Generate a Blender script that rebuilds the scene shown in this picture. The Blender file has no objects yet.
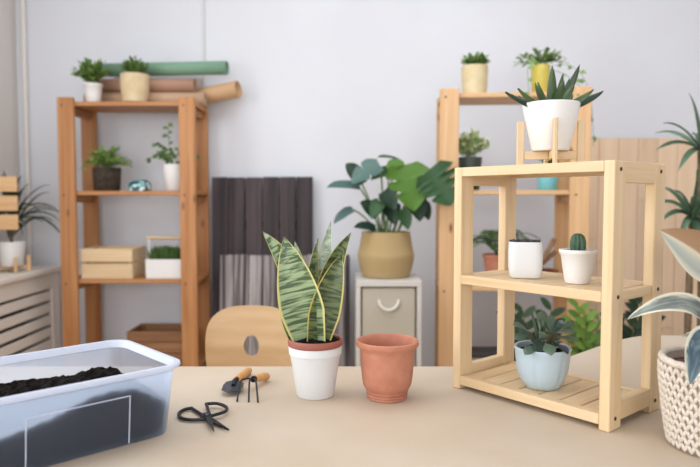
import bpy, bmesh, math, random
from mathutils import Vector, Matrix
R = math.radians
random.seed(7)
scene = bpy.context.scene
C = scene.collection
PI = math.pi

# ------------------------------------------------------------------ camera, world, lights, exposure
cam_d = bpy.data.cameras.new('camera'); cam = bpy.data.objects.new('camera', cam_d); C.objects.link(cam)
cam.location = (0, 0, 1.12)
cam.rotation_euler = (R(90) - math.atan(34.5/630), 0, 0)
cam_d.sensor_width = 36; cam_d.lens = 36*630/700
cam_d.clip_start = .05; cam_d.clip_end = 60
cam_d.dof.use_dof = True; cam_d.dof.focus_distance = 1.2; cam_d.dof.aperture_fstop = 3.3
scene.camera = cam

w = bpy.data.worlds.new('world'); scene.world = w; w.use_nodes = True
bg = w.node_tree.nodes['Background']; bg.inputs[0].default_value = (.86, .92, 1.0, 1); bg.inputs[1].default_value = .86

def area(name, loc, target, sx, sy, energy, col):
    d = bpy.data.lights.new(name, 'AREA'); d.shape = 'RECTANGLE'; d.size = sx; d.size_y = sy; d.energy = energy; d.color = col
    o = bpy.data.objects.new(name, d); C.objects.link(o); o.location = loc
    o.rotation_euler = (Vector(target)-Vector(loc)).to_track_quat('-Z', 'Y').to_euler(); return o
area('left_window_daylight', (-1.80, .6, 1.70), (0, .6, 1.60), 2.2, 1.6, 31, (1, .99, .97))
area('rear_fill_light', (.0, -3.38, 1.70), (.0, 3.3, 1.70), 3.2, 1.6, 60, (.88, .94, 1))  # added fill from behind the camera, through an invented rear window
area('ceiling_fill_light', (.3, 1.7, 2.76), (.3, 1.7, 0), 2.6, 1.4, 25, (.88, .94, 1))  # added soft overhead fill, no lamp fixture on the ceiling
scene.view_settings.view_transform = 'Standard'; scene.view_settings.look = 'None'
scene.view_settings.gamma = 1; scene.view_settings.use_curve_mapping = False
scene.view_settings.exposure = .30

# ------------------------------------------------------------------ materials
def lin(c): return tuple(((v/255)/12.92 if v/255 <= .04045 else ((v/255+.055)/1.055)**2.4) for v in c) + (1,)
MATS = {}
def base(name):
    m = bpy.data.materials.new(name); m.use_nodes = True
    nt = m.node_tree; return m, nt, nt.nodes['Principled BSDF']
def link(nt, a, b): nt.links.new(a, b)
def ramp(nt, c1, c2, p1=0., p2=1.):
    r = nt.nodes.new('ShaderNodeValToRGB'); e = r.color_ramp.elements
    e[0].position, e[0].color, e[1].position, e[1].color = p1, c1, p2, c2; return r
def coords(nt, scale, out='Object', rnd=True):
    tc = nt.nodes.new('ShaderNodeTexCoord'); mp = nt.nodes.new('ShaderNodeMapping'); mp.inputs['Scale'].default_value = scale
    link(nt, tc.outputs[out], mp.inputs['Vector'])
    if rnd:
        oi = nt.nodes.new('ShaderNodeObjectInfo'); ml = nt.nodes.new('ShaderNodeVectorMath'); ml.operation = 'SCALE'
        ml.inputs[0].default_value = (13.1, 7.7, 5.3); link(nt, oi.outputs['Random'], ml.inputs['Scale'])
        link(nt, ml.outputs[0], mp.inputs['Location'])
    return mp.outputs[0]
def plain(name, c, rough=.5, c2=None, scale=20., bump=0., bscale=60., detail=3., metal=0., trans=0., spec=.5, sub=0.):
    if name in MATS: return MATS[name]
    m, nt, b = base(name); b.inputs['Roughness'].default_value = rough; b.inputs['Metallic'].default_value = metal
    b.inputs['Specular IOR Level'].default_value = spec
    b.inputs['Base Color'].default_value = lin(c)
    if c2:
        v = coords(nt, (scale,)*3); n = nt.nodes.new('ShaderNodeTexNoise'); n.inputs['Scale'].default_value = 1; n.inputs['Detail'].default_value = detail
        link(nt, v, n.inputs['Vector']); r = ramp(nt, lin(c), lin(c2), .35, .65); link(nt, n.outputs[0], r.inputs[0]); link(nt, r.outputs[0], b.inputs['Base Color'])
    if bump:
        v = coords(nt, (bscale,)*3); n = nt.nodes.new('ShaderNodeTexNoise'); n.inputs['Scale'].default_value = 1; n.inputs['Detail'].default_value = 4
        link(nt, v, n.inputs['Vector']); bp = nt.nodes.new('ShaderNodeBump'); bp.inputs['Strength'].default_value = bump; bp.inputs['Distance'].default_value = .004
        link(nt, n.outputs[0], bp.inputs['Height']); link(nt, bp.outputs[0], b.inputs['Normal'])
    MATS[name] = m; return m
def wood(kind, c1, c2, axis, rough=.5, var=.12, fine=60., knots=False, lo=.3, hi=.72):
    key = f'{kind}_{axis}'
    if key in MATS: return MATS[key]
    m, nt, b = base(key); b.inputs['Roughness'].default_value = rough
    sc = [fine]*3; sc[axis] = fine*.045
    v = coords(nt, tuple(sc)); n = nt.nodes.new('ShaderNodeTexNoise'); n.inputs['Scale'].default_value = 1; n.inputs['Detail'].default_value = 5; n.inputs['Distortion'].default_value = .6
    link(nt, v, n.inputs['Vector']); r = ramp(nt, lin(c1), lin(c2), lo, hi); link(nt, n.outputs[0], r.inputs[0])
    col = r.outputs[0]
    oi = nt.nodes.new('ShaderNodeObjectInfo'); mr = nt.nodes.new('ShaderNodeMapRange'); mr.inputs['To Min'].default_value = 1-var; mr.inputs['To Max'].default_value = 1+var
    link(nt, oi.outputs['Random'], mr.inputs['Value']); mx = nt.nodes.new('ShaderNodeVectorMath'); mx.operation = 'SCALE'
    link(nt, col, mx.inputs[0]); link(nt, mr.outputs[0], mx.inputs['Scale']); col = mx.outputs[0]
    if knots:
        s2 = {2: (12., .5, 4.5), 0: (4.5, 12., .5), 1: (12., 4.5, .5)}[axis]
        v2 = coords(nt, tuple(s2)); vo = nt.nodes.new('ShaderNodeTexVoronoi'); link(nt, v2, vo.inputs['Vector']); vo.inputs['Scale'].default_value = 1
        r2 = ramp(nt, (1, 1, 1, 1), (0, 0, 0, 1), .05, .13); link(nt, vo.outputs['Distance'], r2.inputs[0])
        mk = nt.nodes.new('ShaderNodeMix'); mk.data_type = 'RGBA'; link(nt, r2.outputs[0], mk.inputs['Factor']); link(nt, col, mk.inputs['A']); mk.inputs['B'].default_value = lin((122, 74, 44)); col = mk.outputs['Result']
    link(nt, col, b.inputs['Base Color'])
    bp = nt.nodes.new('ShaderNodeBump'); bp.inputs['Strength'].default_value = .15; bp.inputs['Distance'].default_value = .002
    link(nt, n.outputs[0], bp.inputs['Height']); link(nt, bp.outputs[0], b.inputs['Normal'])
    MATS[key] = m; return m
def foliage(name, c1, c2, rough=.42, tl=.22):
    if name in MATS: return MATS[name]
    m, nt, b = base(name); b.inputs['Roughness'].default_value = rough
    g = nt.nodes.new('ShaderNodeNewGeometry'); oi = nt.nodes.new('ShaderNodeObjectInfo'); ad = nt.nodes.new('ShaderNodeMath'); ad.operation = 'ADD'
    link(nt, g.outputs['Random Per Island'], ad.inputs[0]); link(nt, oi.outputs['Random'], ad.inputs[1])
    fr = nt.nodes.new('ShaderNodeMath'); fr.operation = 'FRACT'; link(nt, ad.outputs[0], fr.inputs[0])
    r = ramp(nt, lin(c1), lin(c2)); link(nt, fr.outputs[0], r.inputs[0]); link(nt, r.outputs[0], b.inputs['Base Color'])
    t = nt.nodes.new('ShaderNodeBsdfTranslucent'); link(nt, r.outputs[0], t.inputs['Color']); ms = nt.nodes.new('ShaderNodeMixShader'); ms.inputs[0].default_value = tl
    link(nt, b.outputs[0], ms.inputs[1]); link(nt, t.outputs[0], ms.inputs[2]); link(nt, ms.outputs[0], nt.nodes['Material Output'].inputs['Surface'])
    MATS[name] = m; return m
def edged_leaf(name, inner1, inner2, edge, e0, e1, kind):
    """leaf with a differently coloured margin; kind 'bands' = wavy cross bands, 'blotch' = feathered patches"""
    m, nt, b = base(name); b.inputs['Roughness'].default_value = .4
    uv = nt.nodes.new('ShaderNodeTexCoord'); sp = nt.nodes.new('ShaderNodeSeparateXYZ'); link(nt, uv.outputs['UV'], sp.inputs[0])
    mp = nt.nodes.new('ShaderNodeMapping'); link(nt, uv.outputs['UV'], mp.inputs['Vector'])
    oi = nt.nodes.new('ShaderNodeObjectInfo'); ml = nt.nodes.new('ShaderNodeVectorMath'); ml.operation = 'SCALE'; ml.inputs[0].default_value = (3, 17, 5)
    link(nt, oi.outputs['Random'], ml.inputs['Scale']); link(nt, ml.outputs[0], mp.inputs['Location'])
    mp.inputs['Scale'].default_value = (1.3, 30, 1) if kind == 'bands' else (5, 3, 1)
    n = nt.nodes.new('ShaderNodeTexNoise'); n.inputs['Scale'].default_value = 1; n.inputs['Detail'].default_value = 3; n.inputs['Distortion'].default_value = .6 if kind == 'bands' else 1.2; link(nt, mp.outputs[0], n.inputs['Vector'])
    r = ramp(nt, lin(inner1), lin(inner2), .43, .57); link(nt, n.outputs[0], r.inputs[0])
    a = nt.nodes.new('ShaderNodeMath'); a.operation = 'SUBTRACT'; link(nt, sp.outputs['X'], a.inputs[0]); a.inputs[1].default_value = .5
    ab = nt.nodes.new('ShaderNodeMath'); ab.operation = 'ABSOLUTE'; link(nt, a.outputs[0], ab.inputs[0])
    fac = ab.outputs[0]
    if kind == 'blotch':
        ns = nt.nodes.new('ShaderNodeMath'); ns.operation = 'MULTIPLY_ADD'; link(nt, n.outputs[0], ns.inputs[0]); ns.inputs[1].default_value = .35; link(nt, fac, ns.inputs[2]); fac = ns.outputs[0]
    er = ramp(nt, (0, 0, 0, 1), (1, 1, 1, 1), e0, e1); link(nt, fac, er.inputs[0])
    mx = nt.nodes.new('ShaderNodeMix'); mx.data_type = 'RGBA'; link(nt, er.outputs[0], mx.inputs['Factor']); link(nt, r.outputs[0], mx.inputs['A']); mx.inputs['B'].default_value = lin(edge)
    link(nt, mx.outputs['Result'], b.inputs['Base Color']); MATS[name] = m; return m

white_wall = plain('wall_paint', (228, 230, 235), .8, c2=(224, 225, 230), scale=2, bump=.05, bscale=25)
white_paint = plain('white_paint', (226, 220, 212), .5)
white_cer = plain('white_ceramic', (236, 234, 230), .45)
white_rough = plain('white_stoneware', (226, 226, 225), .55)
terracotta = plain('terracotta_clay', (200, 136, 110), .75, c2=(188, 122, 96), scale=35, bump=.02, bscale=200)
soil_m = plain('potting_soil', (11, 9, 9), .95, c2=(32, 25, 23), scale=130, bump=.6, bscale=140, spec=.1)
black_iron = plain('black_iron', (34, 36, 42), .45, metal=.4)
steel = plain('dark_steel', (82, 84, 90), .4, metal=.7)
kraft = plain('kraft_paper', (202, 186, 166), .7, c2=(195, 176, 153), scale=5, bump=.03, bscale=40)
beige_fab = plain('beige_fabric', (196, 190, 172), .9, c2=(184, 177, 158), scale=220, bump=.2, bscale=300)
rope_m = plain('white_rope', (228, 224, 214), .9, bump=.3, bscale=300)
screw_m = plain('dark_screw', (60, 44, 34), .6)
RACK = lambda a: wood('birch', (234, 207, 167), (219, 186, 138), a, .45, .04, 70)
PINE = lambda a: wood('orange_pine', (196, 142, 90), (164, 102, 54), a, .5, .07, 40, True)
PALE = lambda a: wood('pale_pine', (230, 190, 142), (214, 168, 118), a, .5, .05, 40, True)
CRATE = lambda a: wood('crate_pine', (230, 204, 166), (216, 184, 140), a, .6, .06, 50)
BROWN = lambda a: wood('brown_crate', (158, 114, 76), (122, 82, 52), a, .6, .1, 50)
DARK = lambda a: wood('dark_board', (80, 68, 69), (42, 35, 38), a, .7, .10, 26, lo=.36, hi=.64)
GREY = lambda a: wood('weathered_board', (176, 168, 166), (62, 53, 55), a, .8, .14, 30, lo=.38, hi=.60)
PANEL = lambda a: wood('panel_plank', (236, 210, 180), (224, 192, 158), a, .55, .10, 22)
PLY = lambda a: wood('plywood', (214, 182, 140), (202, 166, 122), a, .45, .04, 30)

# ------------------------------------------------------------------ mesh helpers
def mesh_of(verts, faces, mat, uvs=None, smooth=True):
    me = bpy.data.meshes.new('mesh'); me.from_pydata([tuple(v) for v in verts], [], faces)
    if uvs:
        ul = me.uv_layers.new(name='UVMap')
        for l in me.loops: ul.data[l.index].uv = uvs[l.vertex_index]
    if smooth:
        me.polygons.foreach_set('use_smooth', [True]*len(me.polygons)); me.set_sharp_from_angle(angle=R(48))
    if mat: me.materials.append(mat)
    me.update(); return me
def obj(name, me, parent=None, loc=(0, 0, 0), rot=(0, 0, 0), label=None, kind=None):
    o = bpy.data.objects.new(name, me); C.objects.link(o); o.location = loc; o.rotation_euler = rot
    if parent: o.parent = parent
    if label: o['label'] = label
    if kind: o['kind'] = kind
    return o
def tag(o, label, cat, group=None, kind=None):
    o['label'] = label; o['category'] = cat
    if group: o['group'] = group
    if kind: o['kind'] = kind
    return o
def thing(name, label, cat, loc=(0, 0, 0), rz=0, group=None):
    o = bpy.data.objects.new(name, None); C.objects.link(o); o.location = loc; o.rotation_euler = (0, 0, rz); o.empty_display_size = .05
    return tag(o, label, cat, group)
def struct(o, label=None):
    o['kind'] = 'structure'
    if label: o['label'] = label
    return o
BOX = {}
def box_mesh(size, mat, bev=.002):
    key = (tuple(round(s, 4) for s in size), mat.name, bev)
    if key in BOX: return BOX[key]
    bm = bmesh.new(); bmesh.ops.create_cube(bm, size=1)
    for v in bm.verts: v.co = Vector((v.co.x*size[0], v.co.y*size[1], v.co.z*size[2]))
    if bev: bmesh.ops.bevel(bm, geom=bm.edges[:], offset=min(bev, min(size)*.3), segments=1, affect='EDGES')
    me = bpy.data.meshes.new('mesh'); bm.to_mesh(me); bm.free(); me.materials.append(mat); BOX[key] = me; return me
def longest(s): return max(range(3), key=lambda i: s[i])
def box(name, lo, hi, mat, parent=None, bev=.002, rot=(0, 0, 0), kind=None, label=None):
    """mat: a material, or a wood family called with the grain axis"""
    s = tuple(hi[i]-lo[i] for i in range(3)); m = mat if isinstance(mat, bpy.types.Material) else mat(longest(s))
    return obj(name, box_mesh(s, m, bev), parent, tuple((lo[i]+hi[i])/2 for i in range(3)), rot, label, kind)
class MB:
    def __init__(s): s.v, s.f, s.u = [], [], []
    def add(s, data, M=None):
        v, f = data[0], data[1]; u = data[2] if len(data) > 2 else None; n = len(s.v)
        s.v += [M @ Vector(p) for p in v] if M else [Vector(p) for p in v]
        s.f += [tuple(i+n for i in q) for q in f]; s.u += u if u else [(0, 0)]*len(v); return s
    def mesh(s, mat, smooth=True): return mesh_of(s.v, s.f, mat, s.u, smooth)
def lathe(prof, n=36, rf=None):
    """prof: (r, z) from outer bottom up and back inside; rf(angle, r, z) scales the radius"""
    v, f, u = [], [], []
    for i, (r, z) in enumerate(prof):
        for j in range(n):
            a = 2*PI*j/n; k = r*(rf(a, r, z) if rf else 1); v.append((k*math.cos(a), k*math.sin(a), z)); u.append((j/n, i/len(prof)))
    for i in range(len(prof)-1):
        for j in range(n): k = (j+1) % n; f.append((i*n+j, i*n+k, (i+1)*n+k, (i+1)*n+j))
    f.append(tuple(reversed(range(n)))); f.append(tuple((len(prof)-1)*n+j for j in range(n)))
    return v, f, u
def pot_prof(rb, rt, h, t=.004, rim=0., rimh=0., depth=None, foot=0.):
    d = depth if depth else h*.85; p = [(rb*.93, 0), (rb, .003)]
    if foot: p += [(rb, foot), (rb*1.06, foot+.003)]
    k = (h-rimh)/h; rm = rb+(rt-rb)*k
    p += [(rb+(rt-rb)*.5*k*1.03, h*.5*k)]
    if rim: p += [(rm, h-rimh), (rm+rim, h-rimh+.002), (rt+rim, h-.002), (rt+rim*.6, h)]
    else: p += [(rt-.0008, h-.002), (rt-.002, h)]
    return p+[(rt-t, h-.002), (rb+(rt-rb)*(h-d)/h-t-.001, h-d)]
def tube(pts, r, n=8, caps=True):
    pts = [Vector(p) for p in pts]; v, f = [], []; up = None
    for i, p in enumerate(pts):
        t = (pts[min(i+1, len(pts)-1)]-pts[max(i-1, 0)]).normalized()
        if up is None: up = t.orthogonal().normalized()
        up = (up-t*up.dot(t)).normalized(); b = t.cross(up); rr = r[i] if isinstance(r, (list, tuple)) else r
        v += [p+(up*math.cos(2*PI*j/n)+b*math.sin(2*PI*j/n))*rr for j in range(n)]
    for i in range(len(pts)-1):
        for j in range(n): k = (j+1) % n; f.append((i*n+j, i*n+k, (i+1)*n+k, (i+1)*n+j))
    if caps: f += [tuple(reversed(range(n))), tuple((len(pts)-1)*n+j for j in range(n))]
    return v, f
def bez(P, n=10):
    P = [Vector(p) for p in P]; out = []
    for i in range(n+1):
        s = i/n; q = P[:]
        while len(q) > 1: q = [q[k].lerp(q[k+1], s) for k in range(len(q)-1)]
        out.append(q[0])
    return out
def smooth_path(pts, n=6):
    P = [Vector(p) for p in pts]; out = []
    for i in range(len(P)-1):
        a, b, c, d = P[max(i-1, 0)], P[i], P[i+1], P[min(i+2, len(P)-1)]
        for k in range(n):
            s = k/n; out.append(.5*((2*b)+(c-a)*s+(2*a-5*b+4*c-d)*s*s+(3*b-a-3*c+d)*s**3))
    return out+[P[-1]]
def blade(P, W, prof, N=(0, -1, .2), fold=.25, thick=.0015, ns=14, nu=6, twist=0., wave=0., sharp=False):
    """closed leaf solid along a bezier path; N = the way its upper face looks"""
    path = bez(P, ns); v, f, u = [], [], []; N = Vector(N); top, bot = [], []
    for i, p in enumerate(path):
        s = i/ns; t = (path[min(i+1, ns)]-path[max(i-1, 0)]).normalized(); b = t.cross(N)
        b = b.normalized() if b.length > 1e-4 else t.orthogonal().normalized()
        n = b.cross(t).normalized()
        if twist: M = Matrix.Rotation(twist*s, 3, t); b, n = M @ b, M @ n
        if n.dot(N) < 0 and not twist: n = -n
        w = W/2*max(prof(s), .012); rt, rb = [], []
        for j in range(nu+1):
            x = -1+2*j/nu; lift = w*math.sin(fold)*(abs(x) if sharp else x*x) + wave*W*x*x*math.sin(9*s+x)
            q = p+b*(w*x*math.cos(fold))+n*lift; rt.append(len(v)); v.append(q+n*(thick*.5*(1-x*x))); u.append((j/nu, s))
        for j in range(nu+1):
            if j in (0, nu): rb.append(rt[j]); continue
            x = -1+2*j/nu; q = v[rt[j]]-n*(thick*(1-x*x)); rb.append(len(v)); v.append(q); u.append((j/nu, s))
        top.append(rt); bot.append(rb)
    for i in range(ns):
        for j in range(nu):
            f.append((top[i][j], top[i][j+1], top[i+1][j+1], top[i+1][j])); f.append((bot[i][j+1], bot[i][j], bot[i+1][j], bot[i+1][j+1]))
    return v, f, u
def leaf_obj(parent, P, W, prof, mat, **k):
    """leaf as its own part with its origin at its base"""
    o = Vector(P[0]); d = blade([Vector(p)-o for p in P], W, prof, **k); return obj('leaf', mesh_of(d[0], d[1], mat, d[2]), parent, o)
lance = lambda s: min(1, (.5+2.2*s))*(1-s**2.6)**.9
strap = lambda s: min(1, .55+3*s)*(1-s**4)
oval = lambda s: max(.0, math.sin(PI*s**.85))**.65
obov = lambda s: max(.0, math.sin(PI*s**1.3))**.55*(.35+.65*min(1, s*1.6))
spike = lambda s: (1-s)**.75
def small_leaf(mb, p, d, n, L, W):
    """five-point folded leaf for foliage masses"""
    d = d.normalized(); b = d.cross(n); b = b.normalized() if b.length > 1e-4 else d.orthogonal().normalized(); n = b.cross(d)
    m = p+d*L*.45; mb.add(([p, m+b*W/2+n*W*.15, p+d*L-n*L*.08, m-b*W/2+n*W*.15, m-n*W*.04], [(0, 1, 4), (1, 2, 4), (2, 3, 4), (3, 0, 4)]))
def rnd(a, b): return random.uniform(a, b)
def bush(Rr, H, stems, per, L, W, z0=0., spread=1., droop=0., stem_r=.0012, start=.25, sy=1.):
    mb, st = MB(), MB()
    for i in range(stems):
        a = rnd(0, 2*PI); k = math.sqrt(rnd(.02, 1)); r = Rr*k*spread; h = H*rnd(.55, 1)*(1-.35*k*k)
        e = Vector((r*math.cos(a), sy*r*math.sin(a), h-droop*H*k)); P = [Vector((rnd(-.2, .2)*Rr, rnd(-.2, .2)*Rr, z0)), Vector((r*.35*math.cos(a), sy*r*.35*math.sin(a), h*.8)), e]
        path = bez(P, 6); st.add(tube(path, stem_r, 4))
        for q in range(per):
            s = start+(1-start)*(q+rnd(0, .8))/per; s = min(s, 1); f = s*6; k0 = min(int(f), 5); p = path[k0].lerp(path[k0+1], f-k0)
            d = Vector((rnd(-1, 1), rnd(-1, 1), rnd(-.2, .9)))+(path[k0+1]-path[k0]).normalized()*.6
            small_leaf(mb, p, d, Vector((rnd(-.4, .4), rnd(-.9, .1), 1)), L*rnd(.7, 1.2), W*rnd(.8, 1.2))
    return mb, st
def soil_disc(r, z, amp=.003, n=20, rings=6, heap=0.):
    v, f = [(0, 0, z+heap)], []
    for i in range(1, rings+1):
        for j in range(n):
            a = 2*PI*j/n; k = r*i/rings; v.append((k*math.cos(a), k*math.sin(a), z+heap*(1-(i/rings)**2)+(rnd(-amp, amp) if i < rings else -amp)))
    for j in range(n): f.append((0, 1+j, 1+(j+1) % n))
    for i in range(rings-1):
        for j in range(n): a, b = 1+i*n+j, 1+i*n+(j+1) % n; f.append((a, a+n, b+n, b))
    return v, f
def soil(parent, r, z, amp=.003, heap=0., mat=None):
    d = soil_disc(r, z, amp, heap=heap); return obj('soil', mesh_of(d[0], d[1], mat or soil_m, smooth=False), parent)
def potted(name, label, loc, prof, pmat, r_in, z_soil, rz=0, group=None, cat='plant', rf=None, n=36):
    t = thing(name, label, cat, loc, rz, group); d = lathe(prof, n, rf); obj('pot', mesh_of(d[0], d[1], pmat, d[2]), t); soil(t, r_in, z_soil); return t
def bushy(t, mat, stem_mat, z, *a, **k):
    mb, st = bush(*a, **k); obj('foliage', mb.mesh(mat, False), t, (0, 0, z), kind='stuff'); obj('stems', st.mesh(stem_mat), t, (0, 0, z), kind='stuff')

# ------------------------------------------------------------------ the room
LW, BW = -1.72, 3.30
struct(box('floor', (LW-.15, -3.5, -.05), (3.2, BW+.15, 0), wood('floor_oak', (196, 160, 122), (176, 138, 100), 0, .45, .05, 14), bev=0), 'pale wooden floor')
struct(box('wall_back', (LW-.15, BW, 0), (3.2, BW+.12, 2.8), white_wall, bev=0), 'white plaster back wall')
wl = struct(box('wall_left', (LW-.12, 1.75, 0), (LW, BW, 2.8), plain('left_wall_paint', (226, 220, 214), .8, bump=.05, bscale=25), bev=0), 'white plaster left wall beside the window')
def sub_box(name, lo, hi, mat, parent, **k):
    o = box(name, lo, hi, mat, **k); o.location -= Vector(parent.location); o.parent = parent; return o
sub_box('wall_below_window', (LW-.12, -.55, 0), (LW, 1.75, .85), white_wall, wl, bev=0)
sub_box('wall_above_window', (LW-.12, -.55, 2.55), (LW, 1.75, 2.8), white_wall, wl, bev=0)
sub_box('wall_beyond_window', (LW-.12, -3.4, 0), (LW, -.55, 2.8), white_wall, wl, bev=0)
wn = struct(box('window_1', (LW-.10, -.55, .85), (LW-.04, 1.75, .91), white_paint), 'white window frame in the left wall')
for lo, hi in (((LW-.10, -.55, 2.49), (LW-.04, 1.75, 2.55)), ((LW-.10, -.55, .91), (LW-.04, -.49, 2.49)), ((LW-.10, 1.69, .91), (LW-.04, 1.75, 2.49)), ((LW-.10, .57, .91), (LW-.04, .63, 2.49))):
    sub_box('window_frame', lo, hi, white_paint, wn)
struct(box('ceiling', (LW-.12, -3.52, 2.8), (3.32, BW+.12, 2.9), white_wall, bev=0), 'white ceiling')
struct(box('wall_right', (3.2, -3.4, 0), (3.32, BW, 2.8), white_wall, bev=0), 'white right wall')
wr = struct(box('wall_rear', (LW-.12, -3.52, 0), (3.2, -3.4, .85), white_wall, bev=0), 'white rear wall below its window')
sub_box('wall_above_window', (LW-.12, -3.52, 2.55), (3.2, -3.4, 2.8), white_wall, wr, bev=0); sub_box('wall_beside_window', (LW-.12, -3.52, .85), (-1.65, -3.4, 2.55), white_wall, wr, bev=0); sub_box('wall_beside_window', (1.65, -3.52, .85), (3.2, -3.4, 2.55), white_wall, wr, bev=0)
wn = struct(box('window_2', (-1.65, -3.49, .85), (1.65, -3.43, .91), white_paint), 'unseen white window frame added in the rear wall for the fill light')  # unseen opening and frame put in to carry the rear fill
for lo, hi in (((-1.65, -3.49, 2.49), (1.65, -3.43, 2.55)), ((-1.65, -3.49, .91), (-1.59, -3.43, 2.49)), ((1.59, -3.49, .91), (1.65, -3.43, 2.49)), ((-.03, -3.49, .91), (.03, -3.43, 2.49))):
    sub_box('window_frame', lo, hi, white_paint, wn)
struct(box('baseboard_back', (LW+.26, BW-.014, 0), (3.2, BW-.0005, .07), white_paint), 'white baseboard along the back wall')
cd = obj('trim_1', mesh_of(*tube([(-.752, BW-.006, .07), (-.752, BW-.006, 2.8)], .006), plain('conduit_paint', (222, 220, 218), .5))); struct(cd, 'thin white cable conduit running up the back wall')
tag(obj('heating_pipe', mesh_of(*tube([(-1.675, BW-.016, 0), (-1.675, BW-.016, 2.8)], .013, 12), plain('pipe_paint', (232, 226, 218), .4))), 'white vertical heating pipe in the corner of the room', 'pipe')

# ------------------------------------------------------------------ table with kraft paper
TZ = .7285
t = thing('table', 'work table covered with tan kraft paper', 'table', (.1, 1.0, 0))
box('tabletop', (-1.1, -.42, TZ-.03), (1.1, .446, TZ), wood('table_oak', (214, 182, 140), (200, 164, 120), 0, .5), t, .003)
for sx in (-1, 1):
    for sy in (-.36, .385): box('leg', (sx*1.04-.03, sy-.03, 0), (sx*1.04+.03, sy+.03, TZ-.03), CRATE, t)
def paper_z(x, y):
    s = lambda a, b, q: (lambda k: k*k*(3-2*k))(max(0, min(1, (q-a)/(b-a))))
    return .073*s(.40, .70, x+.25*(y-1.446))*s(1.24, 1.45, y)
NX, NY = 110, 44; v, f = [], []
for k in (0, 1):
    for i in range(NX+1):
        for j in range(NY+1):
            x = -.99+2.18*i/NX; y = .585+.865*j/NY; v.append((x, y, TZ+.0003+paper_z(x, y)+(.0012 if k == 0 else 0)))
Q = (NX+1)*(NY+1)
for i in range(NX):
    for j in range(NY):
        a = i*(NY+1)+j; b = a+NY+1; f += [(a, b, b+1, a+1), (Q+a, Q+a+1, Q+b+1, Q+b)]
for i in range(NX):
    a = i*(NY+1); b = a+NY+1; f.append((a, Q+a, Q+b, b)); a += NY; b += NY; f.append((a, b, Q+b, Q+a))
for j in range(NY): a = j; f.append((a, a+1, Q+a+1, Q+a)); a = NX*(NY+1)+j; f.append((a, Q+a, Q+a+1, a+1))
tag(obj('paper_sheet', mesh_of(v, f, kraft)), 'tan kraft paper covering the table and curling up at the back right', 'paper')

# ------------------------------------------------------------------ shelving units against the back wall
SHELVES = (1.575, 1.158, .74, .32)
def unit(label, loc, rz, W, WD, pw=.076):
    t = thing('shelving_unit', label, 'shelf', loc, rz, 'tall open pine shelving units by the back wall'); D = .28
    for x in (0, W-pw):
        for y in (0, D-.022): box('post', (x, y, 0), (x+pw, y+.022, 1.592), WD, t, .003)
        for z in SHELVES:
            box('side_rail', (x+.02, .0225, z-.055), (x+pw-.02, D-.0225, z-.0205), WD, t)
            me = mesh_of(*tube([(0, .0015, 0), (0, -.0015, 0)], .0045, 10), screw_m); obj('screw', me, t, (x+pw*.3, 0, z-.02))
    for z in SHELVES: box('shelf_board', (.002, .0225, z-.02), (W-.002, D-.0225, z), WD, t)
    return t
unit('orange pine shelving unit on the left carrying paper rolls and crates', (-1.361, 2.95, 0), 0, .640, PINE)
unit('pale pine shelving unit on the right, behind the small tabletop rack', (.384, 2.72, 0), R(-5), .632, PALE, .082)

# ------------------------------------------------------------------ leaning boards and wall panel
def boards(name, label, x0, x1, n, ztop, ytop, ybot, thick, WD, mats=None, jag=.0, gap=.003):
    L = math.hypot(ztop, ytop-ybot); a = math.atan2(ytop-ybot, ztop); wd = (x1-x0)/n
    t = thing(name, label, 'boards', ((x0+x1)/2, ybot, .0)); 
    for i in range(n):
        h = L-rnd(0, jag); c = x0+wd*(i+.5)-(x0+x1)/2; m = WD(2)
        o = obj('plank', box_mesh((wd-gap, thick, h), m, .003), t); o.rotation_euler = (-a, 0, 0)
        y = rnd(-.003, .003); M = Matrix.Rotation(-a, 3, 'X'); o.location = Vector((c, 0, thick*math.sin(a)+.001))+M @ Vector((0, y, h/2))
    for k in (.25, .8):
        o = obj('batten', box_mesh((x1-x0-.04, .018, .05), WD(0), .002), t); o.rotation_euler = (-a, 0, 0); M = Matrix.Rotation(-a, 3, 'X'); o.location = M @ Vector((0, thick/2+.013, L*k))
    return t
boards('board_panel', 'tall dark stained plank panel leaning against the back wall', -.71, -.19, 6, 1.232, 3.25, 3.19, .018, DARK, jag=.006)
boards('board_panel', 'lower weathered grey plank panel leaning in front of the dark one', -.651, .0, 9, .84, 3.15, 3.06, .018, GREY, jag=.008)
t = thing('wood_panel', 'large pale plank panel standing against the wall at the right', 'panel', (1.17, 3.24, 0))
random.seed(3)
for i in range(11):
    x, z = i*.1, 0.
    while z < 1.43:
        h = rnd(.35, .7); top = min(1.43, z+h); top = 1.43 if 1.43-top < .12 else top
        box('plank', (x+.0008, -.009-rnd(0, .002), z+.0015), (x+.0992, .009, top), PANEL, t, .0015); z = top
box('backing_board', (0, .0095, 0), (1.1, .025, 1.43), PANEL, t)
random.seed(11)

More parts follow.
